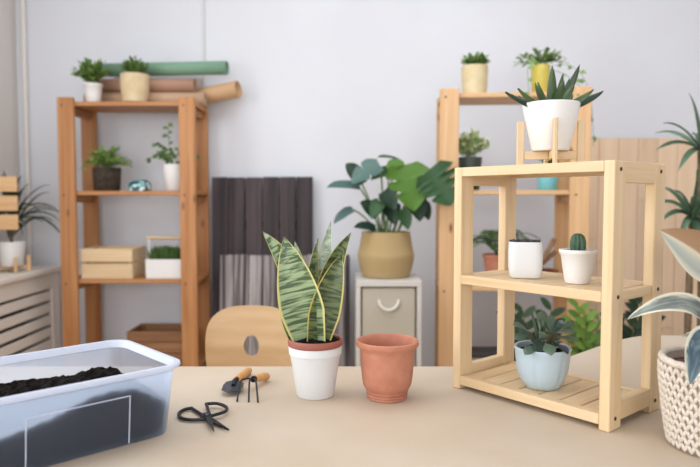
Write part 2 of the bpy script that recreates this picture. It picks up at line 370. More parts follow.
# ------------------------------------------------------------------ storage cube column
t = thing('storage_cabinet', 'narrow whitish cabinet with beige fabric drawers under the monstera', 'cabinet', (.025, 2.62, 0))
cp = plain('cabinet_white', (212, 208, 200), .5); W, H, D = .276, .779, .28
box('side_panel', (0, 0, 0), (.02, D, H-.026), cp, t); box('side_panel', (W-.02, 0, 0), (W, D, H-.026), cp, t)
box('top_panel', (0, -.001, H-.0255), (W, D, H), cp, t); box('middle_panel', (.0205, 0, .355), (W-.0205, D, .375), cp, t); box('bottom_panel', (.0205, 0, .02), (W-.0205, D, .04), cp, t)
box('back_panel', (.0205, D-.01, .04), (W-.0205, D, H-.026), cp, t)
for z0, z1 in ((.377, .747), (.042, .352)):
    d = box('drawer', (.025, .008, z0), (W-.025, D-.03, z1), beige_fab, t, .006)
    zc = (z1-z0)/2-.05; yf = -(D-.038)/2; pth = bez([(-.042, yf, zc), (-.037, yf-.016, zc-.055), (.037, yf-.016, zc-.055), (.042, yf, zc)], 12)
    obj('rope_handle', mesh_of(*tube(pth, .0065, 8), rope_m), d, label='white rope handle')

# ------------------------------------------------------------------ plywood chair behind the table
t = thing('chair', 'bent plywood chair with an oval hole in its back, behind the table', 'chair', (-.305, 1.93, 0))
hw, zt, zb, zh = .137, .789, .50, .666; n = 56; v, f = [], []
def outer(a):
    c, s = math.cos(a), math.sin(a); p = 3.2
    h = (zt-zh) if s > 0 else (zh-zb); k = (abs(c/hw)**p+abs(s/h)**p)**(-1/p); return k*c, k*s
RG = 7
for side in (0, 1):
    for i in range(RG+1):
        for j in range(n):
            a = 2*PI*j/n; ox, oz = outer(a); ix, iz = .0235*math.cos(a), .034*math.sin(a); k = i/RG
            x, z = ix+(ox-ix)*k, iz+(oz-iz)*k; v.append((x, -1.2*x*x+(.006 if side else -.006)-(z*.12 if z < 0 else -z*.08), zh+z))
Q = (RG+1)*n
for i in range(RG):
    for j in range(n): a, b = i*n+j, i*n+(j+1) % n; f += [(a, b, b+n, a+n), (Q+a, Q+a+n, Q+b+n, Q+b)]
for j in range(n): k = (j+1) % n; f += [(j, Q+j, Q+k, k), (RG*n+j, RG*n+k, Q+RG*n+k, Q+RG*n+j)]
me = mesh_of(v, f, PLY(0)); obj('backrest', me, t)
box('seat', (-.16, -.34, .43), (.16, .0, .444), PLY, t, .004)
for sx in (-1, 1):
    lg = plain('chair_metal', (170, 170, 172), .35, metal=.7)
    obj('leg', mesh_of(*tube([(sx*.13, -.30, .429), (sx*.15, -.34, 0)], .010), lg), t); obj('leg', mesh_of(*tube([(sx*.13, -.03, .429), (sx*.15, .04, 0)], .010), lg), t)
    obj('back_support', mesh_of(*tube([(sx*.07, -.01, .4445), (sx*.07, .018, .49), (sx*.07, .014, .60)], .009), lg), t)

# ------------------------------------------------------------------ radiator cover with corner plant
t = thing('radiator_cover', 'cream slatted radiator cover along the left wall', 'radiator cover', (LW+.001, 1.62, 0)); X = .205; L = 1.645; Z = .775
cm = plain('cover_paint', (238, 231, 220), .5)
box('top_board', (0, 0, Z-.025), (X+.022, L, Z), cm, t, .004)
box('end_stile', (X-.02, L-.085, 0), (X, L, Z-.0255), cm, t); box('end_stile', (X-.02, 0, 0), (X, .085, Z-.0255), cm, t)
box('top_rail', (X-.02, .0855, Z-.105), (X, L-.0855, Z-.0255), cm, t); box('bottom_rail', (X-.02, .0855, .02), (X, L-.0855, .10), cm, t)
z = Z-.120
while z > .16: box('slat', (X-.016, .0855, z-.044), (X-.004, L-.0855, z), cm, t); z -= .062
obj('end_panel', box_mesh((X-.022, .012, Z-.027), cm, .002), t, ((X-.022)/2, L-.007, (Z-.027)/2))
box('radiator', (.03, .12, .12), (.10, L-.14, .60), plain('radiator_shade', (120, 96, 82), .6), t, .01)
def stand_legs(t, r, hleg, zc, a0, WD, lw=.020, lt=.010):
    for k in range(4):
        a = a0+k*PI/2; o = obj('leg', box_mesh((lw, lt, hleg), WD(2), .0015), t, (r*math.cos(a), r*math.sin(a), hleg/2), (0, 0, a))
    for k in range(4):
        a = a0+k*PI/2; L_ = r-lw/2-lt/2-.0006; m_ = lt/2+.0003+L_/2; obj('cross_bar', box_mesh((L_, lt, .016), WD(0), .001), t, (m_*math.cos(a), m_*math.sin(a), zc-.008), (0, 0, a))
px, py = -1.60, 2.97
s = thing('plant_stand', 'small wooden stand holding the white pot on the radiator cover', 'plant stand', (px, py, Z)); stand_legs(s, .0725, .075, .0300, R(40), PALE, .018, .010)
t = potted('dracaena', 'spiky dark green plant in a white pot on the radiator cover', (px, py, Z+.0305), pot_prof(.050, .062, .115), white_cer, .056, .105)
dk = foliage('dracaena_leaf', (44, 62, 44), (72, 88, 62), .4, .12)
for i in range(34):
    a = rnd(0, 2*PI); el = rnd(.1, 1.4); Ln = rnd(.20, .30); d = Vector((math.cos(a)*math.cos(el), math.sin(a)*math.cos(el), math.sin(el)))
    if d.x < 0: d.x *= .35
    d.y *= .6 if d.y > 0 else .22
    p0 = Vector((rnd(-.008, .008), rnd(-.008, .008), .13+rnd(0, .10))); P1 = p0+d*Ln*.6+Vector((0, 0, .05)); P2 = p0+d*Ln*1.0-Vector((0, 0, Ln*rnd(.0, .75)*(1.2-math.sin(el))))
    leaf_obj(t, [p0, P1, P2], .016, strap, dk, N=(d.x*.2, -.6, 1), fold=.3, ns=8, nu=2)
obj('trunk', mesh_of(*tube([(0, 0, .10), (0, 0, .24)], .008), plain('bark', (110, 92, 70), .8)), t)
tr = thing('slatted_trellis', 'wooden trellis of three wide slats in front of the spiky plant', 'trellis', (-1.60, 2.86, Z))
for z0, z1 in ((1.153, 1.222), (1.066, 1.135), (.980, 1.049)): box('slat', (-.10, -.006, z0-Z), (.093, .006, z1-Z), PALE, tr)
for x in (-.095, -.045): box('upright', (x, .0065, 0), (x+.02, .018, .445), PALE, tr)

# ------------------------------------------------------------------ things on the orange pine unit
fg = foliage('fresh_green', (74, 112, 48), (146, 176, 98)); bgm = foliage('bright_green', (92, 136, 52), (164, 194, 100)); dgm = foliage('deep_green', (58, 92, 46), (114, 146, 80)); stem = plain('green_stem', (96, 116, 66), .6)
t = potted('potted_plant', 'leafy plant in a small white pot on top of the orange unit', (-1.218, 3.02, 1.5754), pot_prof(.033, .043, .088, rim=.002, rimh=.012), white_cer, .038, .078)
bushy(t, fg, stem, .075, .092, .125, 56, 9, .034, .018, sy=.55)
t = potted('potted_plant', 'bushy plant in a beige tub pot on top of the orange unit', (-1.022, 3.028, 1.5754), [(.05, 0), (.056, .003), (.064, .05), (.067, .10), (.067, .133), (.063, .133), (.060, .05)], plain('beige_pot', (224, 204, 166), .6, c2=(214, 190, 148), scale=20), .061, .115)
bushy(t, fg, stem, .115, .068, .095, 70, 9, .024, .011, sy=.6)
def roll(label, p0, p1, r, c, open_r=None, name='paper_roll'):
    p0, p1 = Vector(p0), Vector(p1); d = p1-p0; n = 24; v, f = [], []; q = d.to_track_quat('Z', 'Y').to_matrix(); ri = open_r or r*.8
    for rr, z in ((r, 0), (r, d.length), (ri, d.length), (ri, 0)):
        for j in range(n): a = 2*PI*j/n; v.append(q @ Vector((rr*math.cos(a), rr*math.sin(a), z)))
    for i in range(4):
        for j in range(n): k = (j+1) % n; i2 = (i+1) % 4; f.append((i*n+j, i*n+k, i2*n+k, i2*n+j))
    me = mesh_of(v, f, plain('roll_'+label.split()[0]+label.split()[1], c, .65), smooth=False)
    for pl in me.polygons: pl.use_smooth = pl.index < n or 2*n <= pl.index < 3*n
    return tag(obj(name, me, None, p0), label, 'paper roll', 'rolls on the orange unit')
roll('tan kraft roll lying lowest, just behind the beige tub pot', (-1.30, 3.136, 1.6102), (-.712, 3.136, 1.6102), .0340, (196, 162, 132))
roll('wide kraft tube whose open end sticks out farthest right', (-.87, 3.2565, 1.6222), (-.556, 3.178, 1.668), .0420, (206, 166, 124), .038)
roll('brown paper roll lying on the tan one', (-1.28, 3.144, 1.6790), (-.765, 3.144, 1.6790), .0340, (180, 140, 116))
roll('grey white paper roll between the brown and green rolls', (-1.18, 3.206, 1.7065), (-.745, 3.206, 1.7065), .0230, (216, 206, 198))
roll('sage green paper roll lying on top of the stack', (-1.24, 3.190, 1.7625), (-.602, 3.130, 1.7625), .0330, (124, 160, 134), .029)

moss = plain('mossy_bark', (74, 62, 46), .9, c2=(46, 40, 32), scale=45, bump=.8, bscale=70)
t = potted('potted_plant', 'feathery green plant in a dark bark-like pot', (-1.176, 3.06, 1.1584), [(.055, 0), (.060, .004), (.064, .06), (.066, .108), (.064, .112), (.058, .110), (.056, .03)], moss, .058, .10)
bushy(t, bgm, stem, .095, .125, .145, 60, 10, .030, .009, droop=.35)
# mineral rock
bm = bmesh.new(); bmesh.ops.create_icosphere(bm, subdivisions=2, radius=1)
for q in bm.verts: k = rnd(.8, 1.12); q.co = Vector((q.co.x*.066*k, q.co.y*.045*k, max(-.3, q.co.z)*.046*k))
mz = min(q.co.z for q in bm.verts)
for q in bm.verts: q.co.z -= mz
for q in bm.verts: q.co.z = max(0, q.co.z-.003)
me = bpy.data.meshes.new('mesh'); bm.to_mesh(me); bm.free()
m, nt, b = base('teal_mineral'); vo = nt.nodes.new('ShaderNodeTexVoronoi'); vo.inputs['Scale'].default_value = 55; link(nt, coords(nt, (1, 1, 1)), vo.inputs['Vector'])
sx = nt.nodes.new('ShaderNodeSeparateColor'); link(nt, vo.outputs['Color'], sx.inputs[0]); r = ramp(nt, lin((28, 84, 96)), lin((214, 230, 226)), .2, .8); r.color_ramp.interpolation = 'CONSTANT'; e = r.color_ramp.elements.new(.45); e.color = lin((112, 178, 182))
link(nt, sx.outputs[0], r.inputs[0]); link(nt, r.outputs[0], b.inputs['Base Color']); b.inputs['Roughness'].default_value = .3; me.materials.append(m)
tag(obj('mineral_rock', me, None, (-1.012, 3.04, 1.1584)), 'small speckled teal and white rock on the middle shelf', 'rock')
t = potted('potted_plant', 'climbing plant in a tall white pot behind the orange post', (-.852, 3.06, 1.1584), pot_prof(.040, .054, .128), white_cer, .049, .115)
mb, st = MB(), MB()
for P in ([(-.0, 0, .11), (-.03, 0, .20), (-.02, -.01, .325)], [(0, 0, .11), (-.05, -.02, .22), (-.115, -.02, .15)], [(0, 0, .11), (-.05, .02, .2), (-.09, .02, .235)], [(0, 0, .11), (.06, 0, .20), (.115, .01, .165)], [(0, 0, .11), (.03, -.02, .22), (.06, -.02, .24)], [(0, 0, .11), (-.02, -.03, .17), (-.05, -.04, .19)]):
    path = bez(P, 12); st.add(tube(path, .0013, 4))
    for i in range(3, 13): small_leaf(mb, path[i], Vector((rnd(-1, 1), rnd(-.6, .2), rnd(-.7, .4))), Vector((0, -1, .5)), rnd(.026, .036), rnd(.022, .028))
obj('foliage', mb.mesh(dgm, False), t, kind='stuff'); obj('stems', st.mesh(stem), t, kind='stuff')
def crate(label, loc, W, D, H, WD, n, gap, rz=0, th=.010):
    t = thing('wooden_crate', label, 'crate', loc, rz)
    hs = (H-.008-gap*(n-1))/n
    for i in range(n):
        z = .008+i*(hs+gap)
        box('slat', (0, 0, z), (W, th, z+hs), WD, t); box('slat', (0, D-th, z), (W, D, z+hs), WD, t)
        box('slat', (0, th+.0005, z), (th, D-th-.0005, z+hs), WD, t); box('slat', (W-th, th+.0005, z), (W, D-th-.0005, z+hs), WD, t)
    for x in (th+.001, W-th-.013):
        for y in (th+.0005, D-th-.0125): box('corner_post', (x, y, .008), (x+.012, y+.012, H-.004), WD, t)
    box('bottom', (0, 0, 0), (W, D, .0075), WD, t); return t
crate('light pine slatted crate on the third shelf of the orange unit', (-1.282, 2.985, .7404), .246, .20, .143, CRATE, 2, .012)
crate('old brown wooden crate on the lowest shelf of the orange unit', (-1.07, 2.985, .3204), .27, .21, .165, BROWN, 3, .004)
t = thing('planter_basket', 'white trough planter of grass with a wooden carrying rod', 'planter', (-.975, 2.99, .7404))
for nm, lo, hi in (('side_board', (0, 0, .006), (.17, .008, .092)), ('side_board', (0, .102, .006), (.17, .11, .092)), ('end_board', (0, .0085, .006), (.008, .1015, .092)), ('end_board', (.162, .0085, .006), (.17, .1015, .092)), ('bottom', (0, 0, 0), (.17, .11, .0055)), ('upright', (.0, .046, .0925), (.008, .064, .185)), ('upright', (.162, .046, .0925), (.17, .064, .185))): box(nm, lo, hi, white_cer, t, .0015)
obj('carrying_rod', mesh_of(*tube([(-.01, .055, .192), (.18, .055, .190)], .0075, 10), CRATE(0)), t)
box('soil', (.009, .009, .05), (.161, .101, .078), soil_m, t, .004)
mb = MB()
for i in range(520): small_leaf(mb, Vector((rnd(.02, .152), rnd(.014, .096), .076)), Vector((rnd(-.25, .25), rnd(-.25, .25), 1)), Vector((0, -1, 0)), rnd(.05, .085), .007)
obj('grass', mb.mesh(foliage('grass_green', (44, 74, 28), (86, 120, 48)), False), t, kind='stuff')

# ------------------------------------------------------------------ monstera in a belly basket
bx, by = .158, 2.765
wv, nt, b = base('seagrass_weave'); b.inputs['Roughness'].default_value = .85; wave = nt.nodes.new('ShaderNodeTexWave'); wave.bands_direction = 'Z'; wave.inputs['Scale'].default_value = 45; wave.inputs['Distortion'].default_value = 1.5
cz = coords(nt, (1, 1, 1), rnd=False); link(nt, cz, wave.inputs['Vector']); r = ramp(nt, lin((164, 138, 92)), lin((204, 178, 130))); link(nt, wave.outputs['Fac'], r.inputs[0]); link(nt, r.outputs[0], b.inputs['Base Color'])
bp = nt.nodes.new('ShaderNodeBump'); bp.inputs['Strength'].default_value = .4; bp.inputs['Distance'].default_value = .004; link(nt, wave.outputs['Fac'], bp.inputs['Height']); link(nt, bp.outputs[0], b.inputs['Normal'])
t = thing('monstera_plant', 'monstera with large split leaves in a belly basket on the narrow cabinet', 'plant', (bx, by, .7793)); t.scale = (.89, .89, .89)
pr = [(.105, 0), (.115, .004), (.128, .04), (.138, .09), (.140, .112), (.137, .118), (.128, .16), (.121, .205), (.120, .222), (.114, .222), (.113, .205), (.118, .15)]
d = lathe(pr, 40); obj('basket', mesh_of(d[0], d[1], wv, d[2]), t); soil(t, .114, .19)
mons = {k: foliage('monstera_'+k, *c) for k, c in dict(dark=((30, 58, 42), (46, 76, 52)), teal=((86, 120, 112), (104, 134, 122)), lime=((70, 112, 34), (92, 136, 44)), mid=((52, 92, 48), (66, 104, 62))).items()}
def heart(notch=()):
    def f(s):
        w = (.62+1.5*s if s < .25 else 1.)*(1-max(0, (s-.25)/.75)**2.1)**.8
        for q in notch: w *= 1-.55*math.exp(-((s-q)/.035)**2)
        return w
    return f
for A, B, y0, y1, W, kd, N, nt_ in [
    ((-.125, .430), (-.287, .436), -.04, -.12, .085, 'teal', (0, -.6, 1), ()), ((-.118, .456), (-.200, .557), .02, .03, .085, 'dark', (.5, -1, .2), ()),
    ((-.030, .540), (-.168, .452), -.06, -.10, .125, 'teal', (-.2, -.8, .8), (.5,)), ((.080, .566), (-.045, .584), .05, -.02, .06, 'mid', (0, -.35, 1), ()),
    ((.035, .520), (-.075, .474), .02, -.02, .07, 'mid', (0, -.7, .8), ()), ((.078, .545), (.126, .325), -.07, -.13, .205, 'lime', (.1, -1, .35), (.36, .62)),
    ((.195, .520), (.300, .352), -.105, -.125, .21, 'mid', (-.1, -1, .2), (.3, .48, .66)), ((.01, .515), (.085, .545), -.04, -.07, .09, 'lime', (.1, -.7, .8), ()),
    ((-.045, .300), (-.130, .366), -.05, -.07, .072, 'dark', (.3, -1, .3), ()), ((-.160, .330), (-.256, .262), -.02, -.06, .06, 'teal', (-.2, -.7, .8), ()),
    ((-.055, .236), (-.160, .246), -.07, -.13, .055, 'dark', (0, -.8, .7), ()), ((.130, .390), (.158, .275), -.06, -.09, .10, 'dark', (.2, -1, .2), ()),
    ((.02, .36), (.035, .26), -.03, -.06, .085, 'dark', (-.1, -1, .3), ()), ((-.03, .37), (-.075, .285), -.06, -.09, .07, 'mid', (-.2, -1, .3), ()), ((.165, .36), (.205, .28), -.02, -.05, .07, 'dark', (.2, -1, .3), ()),
    ((-.015, .420), (.040, .325), -.05, -.09, .085, 'dark', (-.1, -1, .4), ()), ((.070, .33), (.10, .235), -.08, -.11, .07, 'mid', (.1, -1, .3), ()), ((.145, .44), (.215, .405), .05, .06, .13, 'teal', (.1, -.7, .5), ())]:
    a = Vector((A[0], y0, A[1])); e = Vector((B[0], y1, B[1])); mid = (a+e)/2+Vector((0, 0, .02))
    lf = leaf_obj(t, [a, mid, e], W*1.12, heart(nt_), mons[kd], N=N, fold=.3, ns=30 if nt_ else 16, nu=6, wave=.02)
    g = Vector((a.x*.18+rnd(-.02, .02), rnd(-.03, .03), .185)); obj('petiole', mesh_of(*tube(bez([g, g*.7+a*.3+Vector((0, 0, .06)), a], 8), .0045, 6), plain('petiole_green', (112, 138, 84), .5)), t)

# ------------------------------------------------------------------ things on the pale unit
t = potted('potted_plant', 'round-leaved plant in a cream pot on top of the pale unit', (.547, 2.80, 1.5754), [(.047, 0), (.052, .003), (.056, .05), (.058, .125), (.054, .125), (.052, .04)], plain('cream_pot', (224, 210, 172), .55, c2=(214, 192, 146), scale=15), .053, .11)
bushy(t, fg, stem, .105, .068, .075, 40, 8, .026, .017)
t = potted('potted_plant', 'trailing plant in a yellow pot on top of the pale unit', (.845, 2.83, 1.5754), pot_prof(.036, .042, .135), plain('yellow_pot', (212, 196, 92), .35, c2=(190, 170, 66), scale=10), .038, .12)
bushy(t, fg, stem, .125, .12, .11, 30, 7, .026, .018, droop=.35)
mb, st = MB(), MB()
for P in ([(.02, 0, .12), (.20, -.05, .20), (.21, -.07, -.12)], [(.0, 0, .12), (-.13, -.17, .22), (-.10, -.20, -.06)], [(.02, .0, .12), (.245, 0, .10), (.235, -.02, -.22)]):
    path = bez(P, 14); st.add(tube(path, .0012, 4))
    for i in range(3, 15, 2): small_leaf(mb, path[i], Vector((rnd(-1, 1), rnd(-.6, .2), rnd(-.9, .1))), Vector((0, -1, .4)), rnd(.022, .034), rnd(.02, .026))
obj('trailing_vines', mb.mesh(fg, False), t, kind='stuff'); obj('vine_stems', st.mesh(stem), t, kind='stuff')
t = potted('potted_plant', 'pale variegated plant in a dark pot on the second shelf of the pale unit', (.530, 2.80, 1.1584), pot_prof(.042, .054, .145), plain('dark_pot', (52, 60, 52), .5), .049, .13)
bushy(t, foliage('pale_variegated', (146, 176, 92), (232, 236, 196)), stem, .13, .105, .12, 34, 8, .038, .024, sy=.6)
t = potted('potted_plant', 'small plant in a turquoise pot on the second shelf of the pale unit', (.878, 2.81, 1.1584), pot_prof(.042, .047, .10), plain('turquoise_pot', (124, 196, 204), .4), .043, .09)
bushy(t, dgm, stem, .09, .05, .075, 14, 6, .028, .015)
t = potted('potted_plant', 'green fern in a terracotta pot on the third shelf of the pale unit', (.655, 2.79, .7404), pot_prof(.045, .062, .135, rim=.003, rimh=.02), terracotta, .056, .12)
fm = foliage('fern_green', (50, 88, 40), (84, 122, 58))
for i in range(22):
    a = 2*PI*i/22+rnd(-.1, .1); Ln = rnd(.12, .20); h = rnd(.06, .17); d = Vector((math.cos(a), math.sin(a)*.7, 0)); p0 = Vector((0, 0, .125)); P = [p0, p0+d*Ln*.4+Vector((0, 0, h*1.2)), p0+d*Ln+Vector((0, 0, h*.5))]
    path = bez(P, 14); mb = MB(); mb.add(tube(path, .001, 3))
    for q in range(2, 14):
        tt = (path[q+1]-path[q-1]).normalized(); sd = tt.cross(Vector((0, 0, 1))).normalized(); ll = .034*math.sin(PI*(q/15)**.7)+.006
        for sg in (-1, 1): small_leaf(mb, path[q], sd*sg+tt*.5, Vector((0, -.3, 1)), ll, .012)
    obj('frond', mb.mesh(fm, False), t)
t = thing('driftwood_bowl', 'brown bowl holding driftwood sticks on the third shelf', 'bowl', (.86, 2.84, .7404))
d = lathe([(.045, 0), (.05, .003), (.072, .03), (.082, .06), (.078, .06), (.066, .03), (.04, .012)], 28); obj('bowl', mesh_of(d[0], d[1], plain('brown_clay', (166, 104, 66), .8, c2=(128, 78, 48), scale=30)), t)
for P in ([(-.05, .01, .05), (.0, -.02, .10), (.06, -.01, .20)], [(-.06, -.02, .045), (.0, .0, .08), (.075, .02, .14)], [(.03, .03, .03), (.0, .02, .07), (-.05, .0, .075)]): obj('stick', mesh_of(*tube(smooth_path(P), .011, 8), BROWN(0) if P[0][0] > 0 else plain('driftwood', (176, 140, 108), .8, c2=(146, 110, 82), scale=60)), t)
t = thing('storage_box', 'low grey box with a dark lid on the lowest shelf of the pale unit', 'box', (.50, 2.80, .3204))
box('body', (0, 0, 0), (.24, .14, .085), plain('grey_box', (172, 174, 164), .7), t, .004); box('lid', (-.003, -.003, .0855), (.243, .143, .105), plain('dark_lid', (62, 58, 58), .6), t, .004)
def zz(label, loc, pm, n, H, mat, spread, L, W, seed, per=8, dirs=None):
    random.seed(seed); t = potted('zamioculcas', label, loc, pot_prof(.055, .07, .12), pm, .064, .105)
    for i in range(n):
        a = 2*PI*i/n+rnd(-.3, .3); h = H*rnd(.75, 1); r = spread*rnd(.5, 1); e = Vector((r*math.cos(a), r*.7*math.sin(a), .1+h)); P = [Vector((rnd(-.02, .02), rnd(-.02, .02), .10)), Vector((e.x*.35, e.y*.35, .1+h*.6)), e]
        path = bez(P, per*2); obj('stem', mesh_of(*tube(path, [.005-.003*k/(per*2) for k in range(per*2+1)], 6), stem), t)
        for q in range(per//2, per*2+1):
            tt = (path[min(q+1, per*2)]-path[q-1]).normalized(); sd = tt.cross(Vector((0, -1, .2))).normalized(); sg = 1 if q % 2 else -1; sz = 1-.35*abs(q/(per*2)-.55)
            p = path[q]; dd = (sd*sg+tt*.8).normalized(); leaf_obj(t, [p, p+dd*L*sz*.5+Vector((0, 0, .006)), p+dd*L*sz], W*sz, oval, mat, N=(rnd(-.3, .3), -1, .5), fold=.2, ns=5, nu=2)
zz('lime green feathery plant on the floor, seen through the lower rack bay', (.965, 2.53, .0), white_cer, 6, .60, foliage('zz_lime', (90, 136, 44), (128, 166, 66)), .07, .07, .032, 5, 10)
zz('dark green feathery plant standing in front of the pale unit', (.755, 2.56, .0), terracotta, 7, .575, foliage('zz_dark', (34, 60, 38), (64, 92, 50)), .11, .085, .036, 6, 9)
zz('dark leafy plant on the floor between the pale unit and the plank panel', (1.27, 2.85, .0), terracotta, 7, .58, foliage('zz_deep', (30, 54, 36), (52, 82, 46)), .14, .08, .036, 9, 8)

# ------------------------------------------------------------------ tall dracaena at the right
random.seed(21)
t = thing('tall_dracaena', 'tall plant with long arching leaves at the right, behind the rack', 'plant', (1.235, 2.2, 0))
d = lathe(pot_prof(.11, .14, .24), 32); obj('pot', mesh_of(d[0], d[1], white_cer, d[2]), t); soil(t, .13, .21)
bark = plain('cane_bark', (128, 110, 84), .85, c2=(98, 84, 62), scale=50, bump=.5)
obj('cane', mesh_of(*tube(bez([(0, 0, .2), (.01, 0, .7), (-.015, 0, 1.30)], 10), .013, 8), bark), t); obj('cane', mesh_of(*tube(bez([(-.03, .02, .2), (-.05, 0, .6), (-.045, -.01, 1.06)], 10), .012, 8), bark), t)
dl = foliage('tall_dracaena_leaf', (62, 92, 70), (102, 130, 98), .35, .15)
for tip in ((-.095, -.06, 1.475), (-.19, -.08, 1.372), (-.198, -.05, 1.285), (-.145, -.10, 1.213), (.04, .05, 1.53), (.16, -.05, 1.43), (.2, .03, 1.33), (.12, -.12, 1.25), (-.03, -.2, 1.36), (.05, .18, 1.36), (-.12, .12, 1.36), (-.06, -.12, 1.18)):
    p0 = Vector((-.015, 0, 1.285)); e = Vector(tip); m_ = (p0+e)/2+Vector((0, 0, .055)); leaf_obj(t, [p0, m_, e], .026, strap, dl, N=((e-p0).x*.5, -.7, .9), fold=.35, ns=12, nu=4)
for tip in ((-.140, -.06, 1.145), (-.110, -.05, .965), (-.165, -.03, 1.04), (-.08, -.10, 1.22), (.03, -.08, 1.19), (.05, -.05, .98), (-.02, -.12, .99), (-.07, -.10, .95), (-.12, .08, 1.16), (.02, .1, 1.12), (-.17, .0, 1.10), (-.05, -.15, 1.10)):
    p0 = Vector((-.045, -.01, 1.05)); e = Vector(tip); m_ = (p0+e)/2+Vector((0, 0, .06)); leaf_obj(t, [p0, m_, e], .026, strap, dl, N=((e-p0).x*.5, -.7, .9), fold=.35, ns=12, nu=4)

# ------------------------------------------------------------------ tabletop rack
GZ = .7304
RL, RD, RH = .339, .189, .453; ang = math.atan2(-.763, .646)
rk = thing('plant_rack', 'small pale birch rack with slatted shelves standing on the table', 'shelf', (.2125, 1.289, GZ), ang)
pt, pd = .019, .040
hole = mesh_of(*tube([(-.001, 0, 0), (.0006, 0, 0)], .0035, 10), plain('bolt_hole', (70, 48, 34), .7))
for x in (0, RL-pt):
    for y in (0, RD-pd): box('post', (x, y, 0), (x+pt, y+pd, RH), RACK, rk, .0015)
    for z0, z1 in ((RH-.036, RH), (.013, .045)): box('end_rail', (x+.001, pd+.0003, z0), (x+pt-.001, RD-pd-.0003, z1), RACK, rk, .001)
    box('end_rail', (x+.003, pd+.0003, .217), (x+pt-.003, RD-pd-.0003, .234), RACK, rk, .001)
for y in (pd*.5, RD-pd*.5):
    for z in (RH-.014, .226, .020): obj('bolt_hole', hole, rk, (RL+.0004, y, z))
for zt_ in (RH, .235, .027):
    box('front_rail', (pt+.0003, .0005, zt_-.018), (RL-pt-.0003, .0185, zt_), RACK, rk, .001); box('back_rail', (pt+.0003, RD-.0185, zt_-.018), (RL-pt-.0003, RD-.0005, zt_), RACK, rk, .001)
    n = 7; pitch = (RL-2*pt-.002)/n
    for i in range(n): x = pt+.001+pitch*i; box('slat', (x+.0016, .0188, zt_-.0105), (x+pitch-.0016, RD-.0188, zt_-.0008), RACK, rk, .001)

# pot in its wooden stand on the rack
cx, cy, tz = .387, 1.224, GZ+RH+.0002
s = thing('plant_stand', 'wooden four-legged stand holding the white pot on top of the rack', 'plant stand', (cx, cy, tz)); stand_legs(s, .0562, .086, .0285, R(-99), CRATE, .0145, .0075)
t = potted('haworthia', 'pointed dark succulent in a white pot on top of the rack', (cx, cy, tz+.0290), pot_prof(.036, .0545, .0905), white_cer, .0495, .083)
hw_m = foliage('haworthia_leaf', (46, 66, 46), (84, 106, 62), .4, .06)
Z0 = .078
for dx, h, dy, W in ((-.093, .026, -.02, .020), (-.072, .032, -.03, .018), (-.056, .044, .03, .014), (-.040, .034, -.035, .020), (-.032, .048, -.02, .016), (-.003, .088, -.012, .026), (.012, .050, -.035, .022), (.022, .075, .0, .016), (.045, .070, .03, .016), (.050, .092, -.01, .020), (.030, .040, -.04, .022), (.070, .030, -.03, .018), (.096, .030, -.01, .022), (-.02, .06, .04, .018), (.02, .05, .05, .018), (-.05, .03, .05, .018), (.06, .035, .05, .018)):
    W *= 1.2; e = Vector((dx, dy, Z0+.010+h*.82)); p0 = Vector((dx*.2, dy*.3, Z0)); m_ = (p0+e)/2+Vector((dx*.10, 0, -.004)); leaf_obj(t, [p0, m_, e], W, lambda q: (1-q)**.7*(.7+.6*q), hw_m, N=(-dx*2, -1.2, .6), fold=.25, thick=.006, ns=9, nu=4)

# square white pot with gravel
def sq(a, r, z, p=5.): c, s_ = abs(math.cos(a)), abs(math.sin(a)); return (c**p+s_**p)**(-1/p)
mz_ = GZ+.2352
t = thing('square_pot', 'square white pot filled with dark gravel on the middle rack shelf', 'pot', (.347, 1.243, mz_), R(-14))
d = lathe([(.027, 0), (.030, .003), (.0325, .02), (.033, .05), (.0322, .068), (.031, .071), (.0285, .070), (.028, .055)], 48, sq); obj('pot', mesh_of(d[0], d[1], white_rough, d[2]), t)
v, f = soil_disc(.0275, .068, .0035, 24, 6); obj('gravel', mesh_of([(x*sq(math.atan2(y, x), 0, 0) if x or y else 0, y*sq(math.atan2(y, x), 0, 0) if x or y else 0, z) for x, y, z in v], f, plain('gravel', (48, 48, 52), .9, c2=(176, 176, 178), scale=240, detail=1), smooth=False), t)
mb = MB()
for i in range(90):
    a, k = rnd(0, 2*PI), .028*math.sqrt(rnd(0, 1)); bm = bmesh.new(); bmesh.ops.create_icosphere(bm, subdivisions=1, radius=rnd(.0018, .0032)); mb.add(([q.co.copy() for q in bm.verts], [[q.index for q in fc.verts] for fc in bm.faces]), Matrix.Translation((k*math.cos(a)*1.08, k*math.sin(a)*1.08, .0715))); bm.free()
obj('pebbles', mb.mesh(foliage('pebble_mix', (26, 26, 30), (96, 96, 98), .8, 0), False), t, kind='stuff')
# cactus
t = potted('cactus', 'small ribbed cactus in a white rimmed pot on the middle rack shelf', (.420, 1.158, mz_), pot_prof(.0225, .0315, .062, rim=.0022, rimh=.010, t=.0045, depth=.02), white_cer, .0285, .054)
d = lathe([(.0085, .050), (.0115, .056), (.0132, .066), (.0130, .077), (.0105, .086), (.0055, .0905), (.001, .0913)], 60, lambda a, r, z: 1+.13*math.cos(10*a)); obj('stem', mesh_of(d[0], d[1], plain('cactus_green', (84, 116, 92), .6, c2=(58, 90, 70), scale=200), d[2]), t)
mb = MB()
for i in range(10):
    for q in range(6):
        a = 2*PI*i/10; zz_ = .058+q*.005; rr = .0146-(.004 if q == 5 else 0)
        for k in range(3): small_leaf(mb, Vector((rr*math.cos(a), rr*math.sin(a), zz_)), Vector((math.cos(a)+rnd(-.6, .6), math.sin(a)+rnd(-.6, .6), rnd(-.2, .8))), Vector((0, 0, 1)), .0035, .0007)
obj('spines', mb.mesh(plain('spines', (214, 210, 190), .6), False), t, kind='stuff')
